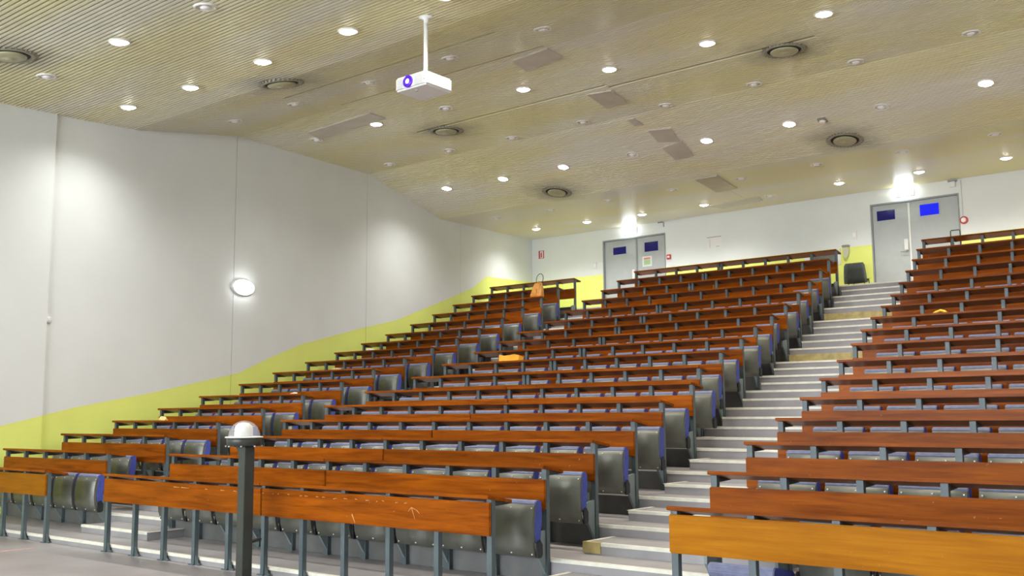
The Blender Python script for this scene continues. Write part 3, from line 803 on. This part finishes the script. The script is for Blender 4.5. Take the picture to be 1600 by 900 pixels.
for k in range(15):
    for B in 'LMR':
        n = {'L': 5, 'M': 10 if k < 6 else 9, 'R': 7}[B]
        if B == 'L': x0 = LR[k] - 5 * BAY - .03
        elif B == 'M': x0 = ML[k] + .03
        else: x0 = RL[k] + .03
        for i in range(n):
            if k > 12 and not (B != 'R' and i == n - 1): continue
            x = x0 + (i + .5) * BAY + (.09 if B == 'M' and k > 5 and i > 3 else 0) - (.03 if B == 'M' else 0)
            y = D[k + 1] + .045
            if not in_frame(x, y, T[k] + .6): continue
            down = (B, k, i) in (('R', 0, 0), ('L', 1, 4), ('M', 9, 0))
            side = 'left' if B != 'M' or i < n / 2 else 'right'
            pos = ORD[i] if side == 'left' else ORD[n - 1 - i]
            t = thing('folding_seat', '%sgrey blue-cushioned folding seat, %s from %s, %s %s row' % ('lowered ' if down else '', pos, side, ORD[k], CW[B]), 'seat', (x, y, T[k]), 0, 'folding seats behind the desks')
            pan, cu, hg, rv = DNM if down else UPM
            link('seat_shell', pan, t); link('cushion', cu, t); [link('hinge', h_, t) for h_ in hg]
            if k < 4:
                o = link('rivets', rv, t); o['kind'] = 'stuff'

# ------------------------------------------------------------------ things left about
# handbag standing on a desk of the left block
c, s = math.cos(TILT), math.sin(TILT)
def on_desk(k, dy): return (D[k] + dy, Z[k] - dy * s / c)
by, bz = on_desk(14, .14)
t = thing('handbag', 'tan leather handbag with dark loop handle on left block desk', 'bag', (-14.17, by, bz + .006))
bm = bmesh.new()
secs = [(.17, .075, 0), (.175, .08, .06), (.15, .06, .2), (.115, .03, .34), (.09, .02, .37)]
rings = [[bm.verts.new((a * math.copysign(abs(math.cos(q)) ** .5, math.cos(q)), b_ * math.copysign(abs(math.sin(q)) ** .5, math.sin(q)), z)) for q in [2 * PI * i / 24 for i in range(24)]] for a, b_, z in secs]
for a, b_ in zip(rings, rings[1:]):
    for i in range(24): bm.faces.new((a[i], a[(i + 1) % 24], b_[(i + 1) % 24], b_[i])).smooth = True
bm.faces.new(rings[0][::-1]); bm.faces.new(rings[-1])
bag = obj('body', bm, M['tan'], t)
t.rotation_euler = (-TILT, 0, 0)
bm = bmesh.new(); tube(bm, [(.03 + .1 * math.cos(a), .0, .46 + .13 * math.sin(a)) for a in [-.75 + i * (PI + 1.5) / 16 for i in range(17)]], .008)
obj('handle', bm, M['hinge'], t)
bm = bmesh.new(); bx(bm, -.03, .03, -.088, -.07, .05, .20); obj('front_strap', bm, M['tan'], t, bevel=.004)
bm = bmesh.new(); bx(bm, .06, .1, -.06, -.03, .16, .34); bx(bm, .0, .04, -.045, .0, .34, .40); obj('flap', bm, M['tan'], t, bevel=.006)
# orange pouch
py, pz = on_desk(7, .15)
bm = bmesh.new(); bx(bm, -.2, .2, -.06, .06, 0, .11)
bmesh.ops.subdivide_edges(bm, edges=bm.edges[:], cuts=3, use_grid_fill=True)
for v in bm.verts:
    v.co.z += .012 * math.sin(v.co.x * 25) * (v.co.z > .05); v.co.y += .006 * math.sin(v.co.x * 18 + v.co.z * 20)
tag(obj('pouch', bm, M['orange'], None, (-9.88, py, pz + .004), (-TILT, 0, 0)), 'orange soft pouch lying on eighth desk row of middle block', 'pouch')
# peel
py, pz = on_desk(9, .12)
bm = bmesh.new(); tube(bm, [(-.09, 0, .02), (-.06, .01, .045), (0, 0, .06), (.05, -.01, .045), (.08, 0, .02)], .018)
tag(obj('banana_peel', bm, M['peel'], None, (-3.94, py, pz), (-TILT, 0, 0)), 'yellow peel lying on a desk in the right block', 'peel')
# crumpled papers on the seats / boards
def crumple(x, y, z, sx, sy, sz, mat, lab, seed):
    random.seed(seed)
    bm = bmesh.new(); bmesh.ops.create_icosphere(bm, subdivisions=2, radius=1)
    for v in bm.verts:
        f = random.uniform(.7, 1.15); v.co = Vector((v.co.x * sx * f, v.co.y * sy * f, max(-.72, v.co.z) * sz * f))
    m_ = min(v.co.z for v in bm.verts)
    for v in bm.verts: v.co.z -= m_
    tag(obj('crumpled_paper', bm, mat, None, (x, y, z + .004), (-TILT, 0, 0)), lab, 'paper')
crumple(-13.85, on_desk(3, .2)[0], on_desk(3, .2)[1], .09, .05, .05, M['crumpled'], 'crumpled orange paper on fourth desk row of left block', 5)
crumple(-12.95, on_desk(5, .2)[0], on_desk(5, .2)[1], .10, .05, .03, M['paper'], 'crumpled white paper near aisle end of sixth left desk row', 6)
crumple(-15.0, on_desk(9, .15)[0], on_desk(9, .15)[1], .12, .06, .04, M['paper'], 'crumpled white paper on tenth desk row of left block', 8)
crumple(-13.95, on_desk(7, .15)[0], on_desk(7, .15)[1], .12, .05, .035, M['crumpled'], 'crumpled tan paper on eighth desk row of left block', 9)

# plastic chair on the landing
def shell_chair(x, y, rz, lab):
    t = thing('plastic_chair', lab, 'chair', (x, y, T[16]), rz)
    bm = bmesh.new()
    rows_ = []
    prof = [(.20, .43, .22), (.05, .42, .24), (-.10, .40, .255), (-.17, .33, .262), (-.20, .30, .265), (-.225, .42, .26), (-.24, .56, .25), (-.255, .70, .235), (-.26, .755, .20)]
    for y_, z_, hw in prof:
        rows_.append([bm.verts.new((hw * u, y_ - .02 * (1 - abs(u)) * (z_ > .45), z_ - .012 * (1 - abs(u)) * (z_ < .45))) for u in (-1, -.6, -.2, .2, .6, 1)])
    for a, b_ in zip(rows_, rows_[1:]):
        for i in range(5): bm.faces.new((a[i], a[i + 1], b_[i + 1], b_[i])).smooth = True
    bmesh.ops.solidify(bm, geom=bm.faces[:], thickness=.012)
    obj('shell', bm, M['chair'], t)
    for sx in (-1, 1):
        for p, q in (((sx * .17, .15, .415), (sx * .19, .2, .0)), ((sx * .17, -.13, .41), (sx * .2, -.22, .0))):
            bm = bmesh.new(); tube(bm, [p, q], .011); obj('leg', bm, M['arm'], t)
shell_chair(-8.09, 22.62, 0, 'dark grey plastic chair against yellow wall beside right door')
# trolley case behind the last right desk
t = thing('trolley_case', 'dark trolley case with raised handle behind the last right desk', 'suitcase', (-5.52, 20.95, T[16]))
bm = bmesh.new(); bx(bm, -.19, .19, -.11, .11, .04, .56); obj('body', bm, M['chair'], t, bevel=.03)
bm = bmesh.new(); tube(bm, [(-.09, 0, .5), (-.09, 0, .985), (-.07, 0, 1.0), (.07, 0, 1.0), (.09, 0, .985), (.09, 0, .5)], .011); obj('handle', bm, M['arm'], t)
for sx in (-1, 1):
    bm = bmesh.new(); lathe(bm, [(.03, -.012), (.03, .012)], 16); obj('wheel', bm, M['hinge'], t, (sx * .15, .06, .03), (0, PI / 2, 0))
